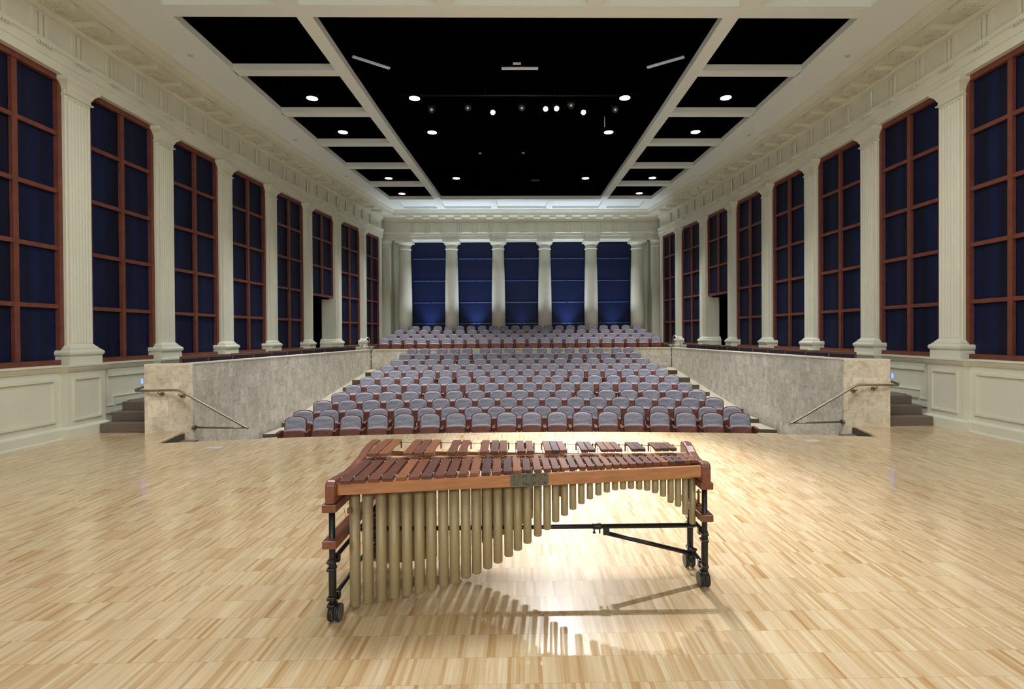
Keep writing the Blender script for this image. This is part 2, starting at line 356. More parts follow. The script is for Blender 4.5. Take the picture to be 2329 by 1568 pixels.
for s in (-1, 1):
    side = 'left' if s < 0 else 'right'
    mb = MB()
    sweep(mb, rectp(-.5, 0, -.2, 1.26), SEG, s)                       # dado
    for y in PIL+[24.6]:                                             # piers behind the pilasters
        mb.ring([[(XC+s*(W(y+d)-q), y+d, z) for q, z in rectp(-.5, 0, 1.2, ZA+.1)] for d in ((-.27, .27) if y < 24 else (-.08, .15))], False)
    sweep(mb, [(-.5, ZA), (.05, ZA), (.05, 6.42), (.07, 6.43), (.07, 6.58), (.11, 6.60), (.11, 6.665), (0, 6.67), (0, 7.12), (.05, 7.13), (.05, 7.17), (.09, 7.21), (.09, 7.31),
               (.53, 7.31), (.53, 7.29), (.56, 7.29), (.56, 7.42), (.58, 7.43), (.60, 7.46), (.64, 7.50), (.66, ZC+.03), (-.5, ZC+.03)], SEG, s)
    wall = struct(mb.build('wall_'+side, cream))
    mb = MB(); sweep(mb, [(-.05, 1.155), (.02, 1.155), (.03, 1.175), (.05, 1.20), (.06, 1.235), (.085, 1.245), (.085, 1.277), (-.3, 1.277)], SEG, s)
    mb.build('dado_cap', cream, wall)
    mb = MB()
    for a, b in zip(PIL[:-1], PIL[1:]):
        if a < 10: panel(mb, W, a+.53, b-.53, .30, 1.045, s, 0)
        else: panel(mb, W, a+.53, b-.53, .74, 1.045, s, 0)
    mb.build('panel_moulding', cream, wall)
    mb = MB()
    for ya, yb_, za, zb_ in ((10.055, 10.31, .30, .46), (10.31, 10.36, .30, .625), (10.36, 20.9, .45, .625)):
        ys = [ya]+[q for q in SEG if ya < q < yb_]+[yb_]
        sweep(mb, rectp(-.02, .025, za, zb_-.02), ys, s); sweep(mb, rectp(-.02, .04, zb_-.02, zb_), ys, s)
    mb.build('stair_skirting', cream, wall)
    for k in range(-9, 20):
        y = Y0+BAY/3*k
        if y > 24.2 or y < 4: continue
        copyof(trig_me, 'triglyph', wall, (XC+s*W(y), y, 0), wang(y, s))
        copyof(reg_me, 'regula', wall, (XC+s*(W(y)-.07), y, 0), wang(y, s))
        if y < 24: copyof(mod_me, 'modillion', wall, (XC+s*(W(y)-.02), y, 0), wang(y, s))
    mb = MB(); sweep(mb, [(-.02, -.02), (.05, -.02), (.05, .165), (.035, .19), (.01, .205), (-.02, .205)], [-6, Y0-BAY, Y0+.05], s)
    sweep(mb, [(.05, 0), (.07, 0), (.065, .02), (.05, .03)], [-6, Y0-BAY, Y0+.05], s)
    struct(mb.build('baseboard_'+side, cream))
# pilasters -------------------------------------------------------------
def fluted(h, p, n, z0, z1, mb):
    """half width h, projection p, n flutes, between z0 and z1"""
    pts = [(-.2, -h), (p, -h)]; wv = 2*h/(n+.35); m0 = wv*.35/2+wv*.0
    for i in range(n):
        c = -h+wv*.175+wv*(i+.5); r = wv*.41
        for k in range(7):
            a = PI*k/6; pts.append((p-r*1.15*math.sin(a), c-r*math.cos(a)))
    pts += [(p, h), (-.2, h)]
    mb.prism(pts, 2, z0, z1)
def pil_proto(deep):
    P = bpy.data.objects.new('pilaster', None)
    C.objects.link(P)
    bk = -.5 if deep else -.2
    ped = MB().box(bk, .115, -.42, .42, 0, 1.255)
    ped.ring([[(bk, -.42-q, z), (.115+q, -.42-q, z), (.115+q, .42+q, z), (bk, .42+q, z)] for z, q in ((0, .05), (.165, .05), (.19, .035), (.205, .005), (.205, 0))], False)
    ped.ring([[(bk, -.42-q, z), (.115+q, -.42-q, z), (.115+q, .42+q, z), (bk, .42+q, z)] for z, q in ((1.15, .0), (1.155, .02), (1.2, .05), (1.235, .06), (1.245, .08), (1.277, .08))], False)
    for a, b, c, d in ((-.31, .31, .30, .335), (-.31, .31, 1.01, 1.045), (-.31, -.275, .335, 1.01), (.275, .31, .335, 1.01)): ped.box(.1, .142, a, b, c, d)
    ped.build('pedestal', cream, P)
    b = MB().loft([(1.27, .36, .115), (1.415, .36, .115), (1.42, .345, .105), (1.43, .362, .125), (1.45, .374, .14), (1.475, .378, .145), (1.50, .374, .14), (1.52, .36, .122), (1.53, .335, .1), (1.55, .335, .1), (1.552, .312, .08), (1.575, .305, .075), (1.60, .275, .05), (1.63, .25, .035)])
    if deep: b.v = [(x if x > -.19 else -.6, y*1.12, z) for x, y, z in b.v]
    b.build('base', cream, P)
    sh = MB(); sh.box(bk, .03, -.245, .245, 1.62, 1.655); fluted(.245, .03, 7, 1.655, 5.915, sh); sh.box(bk, .03, -.245, .245, 5.915, 5.96)
    if deep:
        sh.v = [(x if x > -.19 else bk, y, z) for x, y, z in sh.v]
        sh.box(-.56, -.02, -.275, .275, 1.6, 5.9)
        for i in range(7):
            for e in (-1, 1): sh.box(-.54+.078*i, -.50+.078*i, min(e*.27, e*.295), max(e*.27, e*.295), 1.7, 5.6)
    sh.build('shaft', cream, P)
    MB().loft([(5.955, .25, .035), (5.965, .285, .07), (5.985, .285, .07), (5.992, .258, .04), (6.06, .258, .04), (6.07, .27, .05), (6.08, .275, .055), (6.10, .28, .062), (6.14, .30, .08), (6.17, .33, .105), (6.195, .355, .13), (6.2, .36, .135), (6.268, .36, .135)]).build('capital', cream, P)
    return P
proto = pil_proto(False); protod = None
first = True
for s in (-1, 1):
    side = 'left' if s < 0 else 'right'
    for k, y in enumerate(PIL[2:]):
        deep = (k == 6)
        if y == PIL[2]: pass
        if first: P = proto; first = False
        elif deep:
            if protod is None: protod = pil_proto(True); P = protod
            else: P = copy_tree(protod)
        else: P = copy_tree(proto)
        # local +x into hall
        P.location = (XC+s*W(y), y, 0); P.rotation_euler = (0, 0, wang(y, s))
        if k == 0: lab = 'cream fluted pilaster on the %s wall, nearest the camera and just out of frame' % side
        elif deep: lab = 'deep cream pilaster on the far side of the doorway in the %s wall' % side
        else: lab = 'cream fluted pilaster, %s visible from the stage along the %s wall' % (ORD[k-1], side)
        tag(P, lab, 'pilaster', 'fluted pilasters of the side walls')
# windows -------------------------------------------------------------
MUN = [2.283, 3.285, 4.27, 5.265]
wn = 0
for s in (-1, 1):
    for k in range(len(PIL)):
        a = PIL[k]+.25; b = (PIL[k+1]-.25) if k+1 < len(PIL) else 24.56
        if k == 0: continue
        wn += 1
        door = (k == 7)
        zb = 3.18 if door else ZS
        ya, yb = a, b
        A = Vector((XC+s*(W(ya)+.10), ya, 0)); B = Vector((XC+s*(W(yb)+.10), yb, 0)); L = (B-A).length
        ang = math.atan2((B-A).y, (B-A).x)-PI/2
        R = senv('window_%d' % wn, A, ang)   # local y along the wall; inside face toward -s... x local
        q = -s                                # local x direction pointing into the hall
        def bx(m, y0, y1, z0, z1, d0, d1): m.box(min(q*d0, q*d1), max(q*d0, q*d1), y0, y1, z0, z1)
        f = MB(); bx(f, 0, .1, zb, ZA, -.03, .05); bx(f, L-.1, L, zb, ZA, -.03, .05); bx(f, .1, L-.1, ZA-.1, ZA, -.03, .05); bx(f, .1, L-.1, zb, zb+.085, -.03, .07 if not door else .05)
        f.build('window_frame', redwood, R)
        g = MB(); bx(g, L/2-.045, L/2+.045, zb+.08, ZA-.1, -.025, .035)
        for z in MUN:
            if z > zb+.2: bx(g, .1, L-.1, z-.035, z+.035, -.02, .03)
        g.build('muntins', redwood, R)
        p = MB(); bx(p, .02, L-.02, zb+.02, ZA-.02, -.045, -.035); p.build('shade', navy, R)
        if door:
            D = senv('door_%d' % (1 if s < 0 else 2), A, ang)
            v = MB()
            bx(v, -.1, L+.1, .5, 3.18, -1.5, -1.46); bx(v, -.1, -.06, .5, 3.18, -1.46, -.42); bx(v, L+.06, L+.1, .5, 3.18, -1.46, -.42); bx(v, -.1, L+.1, 3.14, 3.18, -1.46, -.1); bx(v, -.1, L+.1, .45, .5, -1.46, .05)
            v.build('dark_vestibule', black, D)
            t2 = MB(); bx(t2, .0, L, 1.25, 1.30, -.38, .12); t2.build('threshold', cream, D)
# ------------------------------------------------------------------ back wall
YB = 25.2
mb = MB()
xl, xr = XC-6.6, XC+6.6
prof = [(26.0, ZA), (YB-.05, ZA), (YB-.05, 6.42), (YB-.07, 6.43), (YB-.07, 6.55), (YB-.12, 6.57), (YB-.12, 6.62), (YB, 6.63), (YB, 7.09), (YB-.05, 7.10), (YB-.06, 7.16), (YB-.08, 7.31), (YB-.50, 7.31), (YB-.50, 7.29), (YB-.54, 7.29), (YB-.54, 7.40), (YB-.56, 7.41), (YB-.58, 7.45), (YB-.62, 7.50), (YB-.64, ZC+.03), (26.0, ZC+.03)]
mb.prism(prof, 0, xl, xr)
mb.box(xl-.6, xr+.6, 26.15, 26.4, 1.0, ZA+.1)
mb.box(xl-.4, XC-6.2, YB-.02, 26.3, 1.0, ZA); mb.box(XC+6.2, xr+.4, YB-.02, 26.3, 1.0, ZA)
wallb = struct(mb.build('wall_back', cream))
BB = 2.223
cut = MB()
for k in range(6):
    x = XC+(k-2.5)*BB
    cut.box(x-.3, x+.3, YB-.10, YB-.03, ZA+.01, 6.56)
cut.build('entablature_break', cream, wallb)
R90 = -PI/2
for k in range(-9, 10):
    x = XC+BB/3*k+BB/6*0
    x = XC+(k)*BB/3+ (BB/2-BB/3*1.5)
    if abs(x-XC) > 5.9: continue
    copyof(trig_me, 'triglyph', wallb, (x, YB, -.03), R90)
    copyof(mod_me, 'modillion', wallb, (x, YB-.02, 0), R90)
    copyof(reg_me, 'regula', wallb, (x, YB-.07, -.02), R90)
# corner pilasters in the back corners
for s in (-1, 1):
    P = thing('pilaster', 'flat fluted pilaster in the back corner beside the %s wall' % ('left' if s < 0 else 'right'), 'pilaster', (XC+s*6.38, YB-.02, 0), R90)
    q = MB(); fluted(.17, .03, 5, 1.6, 5.9, q); q.box(-.1, .03, -.17, .17, .9, 1.6); q.build('shaft', cream, P)
    MB().loft([(5.9, .19, .05), (5.93, .2, .06), (5.95, .175, .04), (6.05, .175, .04), (6.15, .2, .07), (6.2, .23, .1), (6.27, .23, .1)]).build('capital', cream, P)
# round columns
def column():
    P = bpy.data.objects.new('column', None); C.objects.link(P)
    MB().box(-.4, .4, -.4, .4, .8, 1.42).build('plinth', cream, P)
    MB().lathe([(.38, 1.42), (.40, 1.46), (.40, 1.52), (.36, 1.55), (.33, 1.60), (.325, 1.64)], (0, 0, 0), 32).build('base', cream, P)
    MB().lathe([(.322, 1.62), (.322, 2.6), (.312, 3.8), (.295, 4.8), (.27, 5.82)], (0, 0, 0), 32).build('shaft', cream, P)
    c = MB().lathe([(.27, 5.8), (.305, 5.82), (.31, 5.84), (.305, 5.86), (.272, 5.87), (.272, 5.99), (.285, 6.0), (.285, 6.01), (.33, 6.06), (.37, 6.12), (.375, 6.14)], (0, 0, 0), 32)
    c.box(-.385, .385, -.385, .385, 6.14, 6.27); c.build('capital', cream, P)
    return P
colp = column()
for k in range(6):
    P = colp if k == 0 else copy_tree(colp)
    P.location = (XC+(k-2.5)*BB, YB+.27, 0)
    tag(P, 'round cream column with flared capital against the back wall, %s from the left' % ORD[k], 'column', 'round columns of the back wall')
for k in range(5):
    x = XC+(k-2)*BB
    wn += 1
    R = senv('window_%d' % wn, (x, 26.1, 0))
    MB().box(-.86, .86, -.02, .02, 1.0, ZA+.05).build('shade', navyb, R)
    m2 = MB()
    for z in (2.30, 3.33, 4.39, 5.47): m2.box(-.84, -.02, -.045, -.02, z-.018, z+.018); m2.box(.02, .84, -.045, -.02, z-.018, z+.018)
    m2.build('shade_batten', bluebat, R)
    m3 = MB()
    for q in (-1, 1): m3.box(min(q*.86, q*1.0), max(q*.86, q*1.0), -.06, .05, 1.0, ZA+.05)
    m3.build('side_channel', mat('dark_channel', (10, 12, 22), .7) if k == 0 else bpy.data.materials['dark_channel'], R)
    # uplight on the floor behind the last row
    T = thing('uplight', 'small uplight at the foot of the blue back panel, %s bay from the left' % ORD[k], 'lamp', (x, 25.55, ROWS[14][4]-BH), 0, 'uplights washing the blue panels')
    hx = MB().lathe([(.07, 0), (.07, .12), (.09, .14), (.09, .2)], (0, 0, 0), 16); hx.build('housing', blackm, T)
    MB().lathe([(.08, .2), (.08, .205)], (0, 0, 0), 16).build('lens', glow, T)
    lamp('uplight_beam', 'SPOT', (x, 25.55, ROWS[14][4]-BH+.23), [380, 460, 150, 460, 250][k], (.6, .78, 1), (x, 25.9, 6), T, spot_size=math.radians(72), spot_blend=1, shadow_soft_size=.06)
for k in range(5):
    x = XC+(k-2)*BB
    zf = ROWS[14][4]-BH
    T = thing('bay_uplight', 'tall uplight hidden behind the last row, %s bay from the left' % ORD[k], 'lamp', (x, 24.64, zf), 0, 'uplights behind the last row')
    MB().lathe([(.06, 0), (.06, .16)], (0, 0, 0), 16).build('housing', blackm, T)
    MB().lathe([(.055, .16), (.055, .165)], (0, 0, 0), 16).build('lens', glow, T)
    lamp('uplight_beam', 'SPOT', (x, 24.64, zf+.19), 370, (.84, .91, 1), (x, 24.6, 7.5), T, spot_size=math.radians(84), spot_blend=1, shadow_soft_size=.05)
# wall behind the stage (out of frame) closes the room
struct(MB().box(-8.6, 8.6, -6.2, -6, -.2, ZC+.1).build('wall_stage', cream))
# ------------------------------------------------------------------ ceiling
cl = MB()
for s in (-1, 1):   # plain margins
    ys = [9.487]+[y for y in BY if y > 9.7]+[24.6]
    ys = sorted(set([9.487, 9.75]+BY[1:]+[22.78, 24.75]))
    cl.ring([[(XC+s*outer(y), y, ZC), (XC+s*(W(y)-.6), y, ZC), (XC+s*(W(y)-.6), y, ZC+.14), (XC+s*outer(y), y, ZC+.14)] for y in ys], False)
def coffers(mb, ya, yb, cy0, cy1, cells, hw, d):
    """strip of ceiling between ya..yb with recessed cells"""
    mb.box(XC-hw, XC+hw, ya, cy0, ZC, ZC+.02); mb.box(XC-hw, XC+hw, cy1, yb, ZC, ZC+.02)
    xs = [-hw]+[v for c in cells for v in c]+[hw]
    for i in range(0, len(xs), 2): mb.box(XC+xs[i], XC+xs[i+1], cy0, cy1, ZC, ZC+.02)
    for a, b in cells:
        q = .03
        mb.box(XC+a-q, XC+b+q, cy0-q, cy1+q, ZC+d, ZC+d+.03)
        z_ = ZC+.0201
        mb.box(XC+a-q, XC+a, cy0-q, cy1+q, z_, ZC+d+.01); mb.box(XC+b, XC+b+q, cy0-q, cy1+q, z_, ZC+d+.01)
        mb.box(XC+a, XC+b, cy0-q, cy0, z_, ZC+d+.01); mb.box(XC+a, XC+b, cy1, cy1+q, z_, ZC+d+.01)
coffers(cl, 22.79, 24.7, 23.12, 24.42, [(-5.35, -3.83), (-3.5, -1.36), (-1.08, 1.14), (1.42, 3.56), (3.89, 5.41)], 5.60, .1)
coffers(cl, 7.0, 9.487, 7.3, 9.40, [(-6.2, -4.2), (-3.85, -1.42), (-1.15, 1.21), (1.48, 3.91), (4.26, 6.26)], 7.4, .26)
cl.box(-8, 8, -6.1, 7.0, ZC, ZC+.05)
for s in (-1, 1): cl.box(min(s*7.43, s*8), max(s*7.43, s*8), 7.0, 9.487, ZC, ZC+.02)
ceil = struct(cl.build('ceiling', ceilp))
for k, y in enumerate(BY):
    y0, y1 = y-.131, y+.131
    if k == 6: y1 = 22.79
    hw = outer(y)+.02
    MB().box(XC-hw, XC+hw, y0, y1, ZC-.001, ZC+.145).build('beam', ceilp, ceil) if k in (0, 6) else [MB().box(*(sorted((XC+s*(inner(y)-.02), XC+s*hw))), y0, y1, ZC, ZC+.145).build('beam', ceilp, ceil) for s in (-1, 1)]
for s in (-1, 1):
    m = MB(); m.ring([[(XC+s*inner(y), y, ZC-.0005), (XC+s*(inner(y)-.29), y, ZC-.0005), (XC+s*(inner(y)-.29), y, ZC+.145), (XC+s*inner(y), y, ZC+.145)] for y in [9.5]+BY[1:6]+[22.78]], False)
    m.build('beam', ceilp, ceil)
v = MB()
v.box(-8.3, 8.3, 9.5, 24.9, 9.2, 9.3); v.box(-8.3, -8.2, 9.5, 24.9, ZC+.2, 9.2); v.box(8.2, 8.3, 9.5, 24.9, ZC+.2, 9.2)
v.box(-8.3, 8.3, 9.5, 9.6, ZC+.15, 9.2); v.box(-8.3, 8.3, 24.8, 24.9, ZC+.2, 9.2)
v.build('black_plenum', black, ceil)
# ------------------------------------------------------------------ stone parapets
for s in (-1, 1):
    side = 'left' if s < 0 else 'right'
    R = thing('stone_parapet', 'long travertine block parapet along the %s side of the seating' % side, 'parapet', (XC+s*6.3, 12, 0))
    def loc(p): return tuple(a-b for a, b in zip(p, R.location))
    xi0, xi1 = XC+s*6.085, XC+s*5.985
    t = .2
    mbs = MB()
    st = [(9.93, 1.235), (21.1, 1.175)]
    mbs.ring([[loc((xi0+(xi1-xi0)*(y-9.93)/11.17, y, -.8)), loc((xi0+(xi1-xi0)*(y-9.93)/11.17+s*t, y, -.8)), loc((xi0+(xi1-xi0)*(y-9.93)/11.17+s*t, y, z)), loc((xi0+(xi1-xi0)*(y-9.93)/11.17, y, z))] for y, z in st], False)
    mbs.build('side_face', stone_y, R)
    mbf = MB(); A = (XC+s*6.79, 9.66); B = (XC+s*6.085, 9.915)
    pts = [A, B, (XC+s*6.085, 10.12), (XC+s*6.79, 9.88)]
    mbf.prism([(x-R.location.x, y-R.location.y) for x, y in pts], 2, -.8, 1.235)
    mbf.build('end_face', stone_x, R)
    mc = MB()
    mc.ring([[loc((xi0+(xi1-xi0)*(y-9.93)/11.17-s*.012, y, z)), loc((xi0+(xi1-xi0)*(y-9.93)/11.17+s*(t+.01), y, z)), loc((xi0+(xi1-xi0)*(y-9.93)/11.17+s*(t+.01), y, z+.025)), loc((xi0+(xi1-xi0)*(y-9.93)/11.17-s*.012, y, z+.025))] for y, z in st], False)
    mc.prism([(x-R.location.x, y-R.location.y) for x, y in pts], 2, 1.235, 1.258)
    mc.build('cap', stonecap, R)
R = thing('stone_parapet', 'low travertine parapet crossing the hall behind the eleventh row of seats', 'parapet', (XC, 21.1, 0))
MB().box(-5.95, 5.95, 0, .15, -.3, 1.175).build('front_face', stone('travertine_cross', 0, (222, 216, 202)), R)
MB().box(-5.95, 5.95, -.012, .16, 1.175, 1.2).build('cap', stonecap, R)
# ------------------------------------------------------------------ auditorium seats
def outline(hw, z0, zs, zt, r=.05, n=8):
    """shield outline: straight sides, rounded shoulders, arched top"""
    pts = [(-hw, z0), (hw, z0), (hw, zs)]
    for i in range(1, n):
        t = i/n; x = hw*math.cos(PI*t)
        pts.append((x, zs+(zt-zs)*(math.sin(PI*t))**.8))
    pts.append((-hw, zs)); return pts
def shell(mb, pts, yfun, th, bulge=0):
    n = len(pts); cx = 0; cz = sum(p[1] for p in pts)/n
    fr = [(x, yfun(x, z), z) for x, z in pts]; bk = [(x, yfun(x, z)+th, z) for x, z in pts]
    inn = [(cx+(x-cx)*.86, yfun(cx+(x-cx)*.86, cz+(z-cz)*.88)-bulge, cz+(z-cz)*.88) for x, z in pts]
    vs = fr+bk+inn
    fs = [(n+i, n+(i+1) % n, (i+1) % n, i) for i in range(n)]+[tuple(range(n, 2*n))]+[(i, (i+1) % n, 2*n+(i+1) % n, 2*n+i) for i in range(n)]+[tuple(range(3*n-1, 2*n-1, -1))]
    mb.add(vs, fs, False)
def seat_proto(pitch):
    P = bpy.data.objects.new('auditorium_seat', None); C.objects.link(P)
    k = (pitch-.10)/2
    def yb(x, z): return .0-(.86-z)*.10-x*x*.9+.03
    m = MB(); shell(m, outline(k, .34, .765, .866), yb, .035); m.build('backrest', seatwood, P)
    m = MB(); shell(m, outline(k-.015, .5, .755, .853), lambda x, z: yb(x, z)-.028, .03, .022); m.build('back_cushion', fab, P)
    def yp(x, z): return -.085-(.63-z)*.16-x*x*.5
    m = MB(); shell(m, outline(k-.008, .345, .585, .622), lambda x, z: yp(x, z)-.05, .03, .012); m.build('seat_pan', seatwood, P)
    m = MB(); shell(m, outline(k-.015, .36, .59, .638), lambda x, z: yp(x, z)-.018, .06, 0); m.build('seat_cushion', fab_edge, P)
    h = pitch/2
    def stand(sx):
        m = MB(); m.box(sx-.026, sx+.026, -.22, .03, 0.0, .575); m.build('seat_stand', seatwood, P)
        m = MB(); m.prism([(-.30, .585), (-.31, .60), (-.29, .615), (.0, .61), (.02, .6), (.02, .575), (-.28, .57)], 0, sx-.03, sx+.03); m.build('armrest', seatwood, P)
    stand(-h+.0)
    return P, stand, h
protos = {}
rowlab = ['front row', 'second row', 'third row', 'fourth row', 'fifth row', 'sixth row', 'seventh row', 'eighth row', 'ninth row', 'tenth row', 'eleventh row',
          'first row behind the parapet', 'second row behind the parapet', 'third row behind the parapet', 'last row']
NUM = ['leftmost', 'second', 'third', 'fourth', 'fifth', 'sixth', 'seventh', 'eighth', 'ninth', 'tenth', 'eleventh', 'twelfth', 'thirteenth', 'fourteenth', 'fifteenth', 'sixteenth', 'seventeenth', 'eighteenth', 'nineteenth', 'twentieth', 'twenty-first', 'twenty-second', 'twenty-third']
X11 = [938.8, 967.4, 1006, 1034.6, 1063, 1102, 1130.5, 1159, 1198.7, 1232, 1264.7, 1295.8, 1328, 1359, 1401.6, 1429]
for i, (yc, n, xl_, xr_, zt) in enumerate(ROWS):
    c = XC-.045
    half = (xr_-xl_)/2
    pitch = round(2*half/(n-1), 3)
    key = .51 if pitch < .519 else (.53 if pitch < .545 else .553)
    if i == 10: key = .47
    if key not in protos: protos[key] = [seat_proto(key), False]
    (P0, stand, h), used = protos[key]
    for j in range(n):
        if i == 10: x = -4.168+(X11[j]-X11[0])*(8.202/(X11[-1]-X11[0]))
        else: x = c-half+2*half*j/(n-1)
        if protos[key][1]: P = copy_tree(P0)
        else: P = P0; protos[key][1] = True
        r = RAD[i]
        P.location = (x, yc-(x-XC)**2/(2*r), zt-BH)
        P.rotation_euler = (0, 0, math.atan2(-(x-XC), r) if False else -(x-XC)/r)
        P.name = 'auditorium_seat'
        where = ('rightmost' if j == n-1 else NUM[j]+('' if j == 0 else ' from the left'))
        tag(P, 'grey tip-up seat, %s in the %s' % (where, rowlab[i]), 'seat', 'tip-up seats of the '+rowlab[i])
        if j == n-1 or (i == 10 and j in (1, 4, 7, 10, 13)):     # end of a row or of a block: closing stand
            e = MB().box(h-.026, h+.026, -.22, .03, 0, .575).build('seat_stand', seatwood, P)
            e = MB().prism([(-.30, .585), (-.31, .60), (-.29, .615), (.0, .61), (.02, .6), (.02, .575), (-.28, .57)], 0, h-.03, h+.03).build('armrest', seatwood, P)
# gallery chairs ---------------------------------------------------------
def gchair():
    P = bpy.data.objects.new('gallery_chair', None); C.objects.link(P)
    b = MB(); b.box(-.29, .29, .22, .26, .80, .84); b.box(-.29, -.25, .22, .26, .42, .80); b.box(.25, .29, .22, .26, .42, .80); b.build('backrest', darkwood, P, bevel=.006)
    MB().box(-.245, .245, .205, .25, .45, .797).build('back_cushion', darkleather, P, bevel=.01)
    MB().box(-.26, .26, -.22, .22, .38, .46).build('seat', darkleather, P, bevel=.015)
    for x in (-.24, .24):
        for y in (-.2, .23): MB().box(x-.02, x+.02, y-.02, y+.02, 0, .42 if y > 0 else .38).build('leg', darkwood, P)
    return P
gp = None
for s in (-1, 1):
    side = 'left' if s < 0 else 'right'
    for k in range(11):
        if gp is None: P = gp = gchair()
        else: P = copy_tree(gp)
        y = 11.2+.965*k
        P.location = (XC+s*(6.70 if k < 9 else (6.64 if k == 9 else 6.565)), y, .5)
        P.rotation_euler = (0, 0, (PI/2-.55) if s < 0 else (-PI/2+.55))
        P.name = 'gallery_chair'
        tag(P, 'dark gallery chair with aubergine pad behind the %s parapet, %s from the stage' % (side, ORD[k]), 'chair', 'dark chairs along the %s gallery' % side)
# handrails -------------------------------------------------------------
for s in (-1, 1):
    side = 'left' if s < 0 else 'right'
    T = thing('handrail', 'bronze stair handrail fixed to the end of the %s stone parapet' % side, 'handrail', (XC+s*6.4, 9.72, 0))
    ox = XC+s*6.4
    def P3(x, y, z): return (XC+s*x-ox, y-9.72, z)
    z0 = .78
    pts = [P3(6.87, 9.75, z0+.06), P3(6.95, 9.66, z0+.015), P3(6.90, 9.60, z0), P3(6.6, 9.66, z0), P3(6.30, 9.74, z0), P3(6.24, 9.755, z0-.01), P3(6.19, 9.765, z0-.035), P3(5.10, 9.84, .085), P3(5.045, 9.845, .06), P3(5.03, 9.85, .055)]
    MB().path(pts, .02).build('rail', rail_m, T)
    MB().path([P3(5.05, 9.85, .065), P3(5.5, 9.86, .065), P3(6.08, 9.93, .065)], .018).build('lower_return', rail_m, T)
    fl_ = MB(); fl_.tube(P3(6.05, 9.925, .065), P3(6.085, 9.93, .065), .045, 16); fl_.build('flange', rail_m, T)
    for x, y, z in ((6.53, 9.66, .71), (6.22, 9.75, .66)):
        b = MB(); b.path([P3(x, y-.02, z+.07), P3(x, y-.02, z+.02), P3(x, y+.06, z-.005)], .01, 8); b.tube(P3(x, y+.07, z-.005), P3(x, y+.125, z-.005), .036, 16); b.build('bracket', rail_m, T)
    # small looped rail at the far end of the gallery
    T = thing('step_rail', 'small chrome looped rail at the far end of the %s gallery' % side, 'handrail', (XC+s*6.3, 21.6, .79))
    q = [(.16, .3), (.12, .55)] 
    MB().path([(s*.12, -.3, -.28), (s*.12, -.3, .46), (s*.10, -.24, .56), (s*.0, .0, .84), (-s*.03, .05, .885), (-s*.07, .08, .88), (-s*.095, .1, .82), (-s*.10, .1, .0)], .02).build('rail', chrome, T)
    # blue lit control panel on the gallery side of the parapet end
    T = thing('wall_panel', 'small blue glowing panel beside the end of the %s parapet' % side, 'panel', (XC+s*6.855, 9.70, .945))
    MB().box(-.032, .032, .0, .03, -.055, .055).build('housing', whiteplate, T)
    MB().box(-.017, .017, -.004, .0, -.042, .042).build('screen', blueglow, T)
    mb = MB().box(-.05, .05, .02, .05, -.045, .045); 
# floor plates
for x, y, sd in ((-4.85, 8.40, 'left'), (4.67, 8.51, 'right')):
    o = MB().box(-.12, .12, -.07, .07, 0, .006).build('floor_plate', whiteplate, None, (x, y, 0))
    tag(o, 'pale metal floor socket plate near the %s end of the stage edge' % sd, 'floor plate')
# ceiling discs
DS = [(-6.81, 11.086), (-6.672, 15.825), (-6.365, 19.439), (6.85, 11.06), (6.66, 15.5), (6.33, 19.45)]
for i, (x, y) in enumerate(DS):
    o = MB().lathe([(.05, 0), (.055, .012)], (0, 0, 0), 20).build('sprinkler_cover', whiteplate, None, (x, y, ZC-.012))
    tag(o, 'small round sprinkler cover on the %s plain ceiling margin, %s from the stage' % ('left' if i < 3 else 'right', ORD[i % 3]), 'sprinkler cover')
# ------------------------------------------------------------------ ceiling downlights
DL = [(-5.319, 13.643), (-5.30, 15.905), (-5.12, 20.569), (-5.0, 22.3), (-2.72, 13.64), (-2.66, 15.93), (-2.52, 20.58), (2.66, 13.61), (2.62, 15.92), (2.48, 20.6), (5.26, 13.6), (5.23, 15.9), (5.08, 20.57), (4.95, 22.3)]
DN = ['outer left', 'outer left', 'outer left', 'outer left', 'inner left', 'inner left', 'inner left', 'inner right', 'inner right', 'inner right', 'outer right', 'outer right', 'outer right', 'outer right']
cnt = {}; DP = None
for (x, y), nm in zip(DL, DN):
    cnt[nm] = cnt.get(nm, 0)+1
    if DP is None:
        T = DP = bpy.data.objects.new('ceiling_downlight', None); C.objects.link(T)
        MB().ring([[(r*math.cos(2*PI*i/28), r*math.sin(2*PI*i/28), z) for i in range(28)] for r, z in ((.135, .02), (.14, 0), (.155, 0), (.155, .12), (.13, .12))], True, False).build('housing', black, T)
        MB().lathe([(.134, -.004), (.134, .004)], (0, 0, 0), 28).build('lens', glow, T)
    else: T = copy_tree(DP)
    q = (7.665-EYE)/(7.8-EYE) if y < 22 else 1.0
    T.location = (x*q, y*q, 7.665)
    tag(T, 'round lit downlight in the black ceiling, %s in the %s line' % (ORD[cnt[nm]-1]+' from the stage', nm), 'downlight', 'lit downlights in the black ceiling')
for T in [o for o in bpy.data.objects if o.name.startswith('ceiling_downlight') and o.parent is None]:
    L = T.location
    lamp('downlight_beam', 'SPOT', (L.x, L.y, L.z-.03), 1200, (.95, .985, 1), (L.x, L.y, 0), T, spot_size=math.radians(84), spot_blend=1, shadow_soft_size=.12)
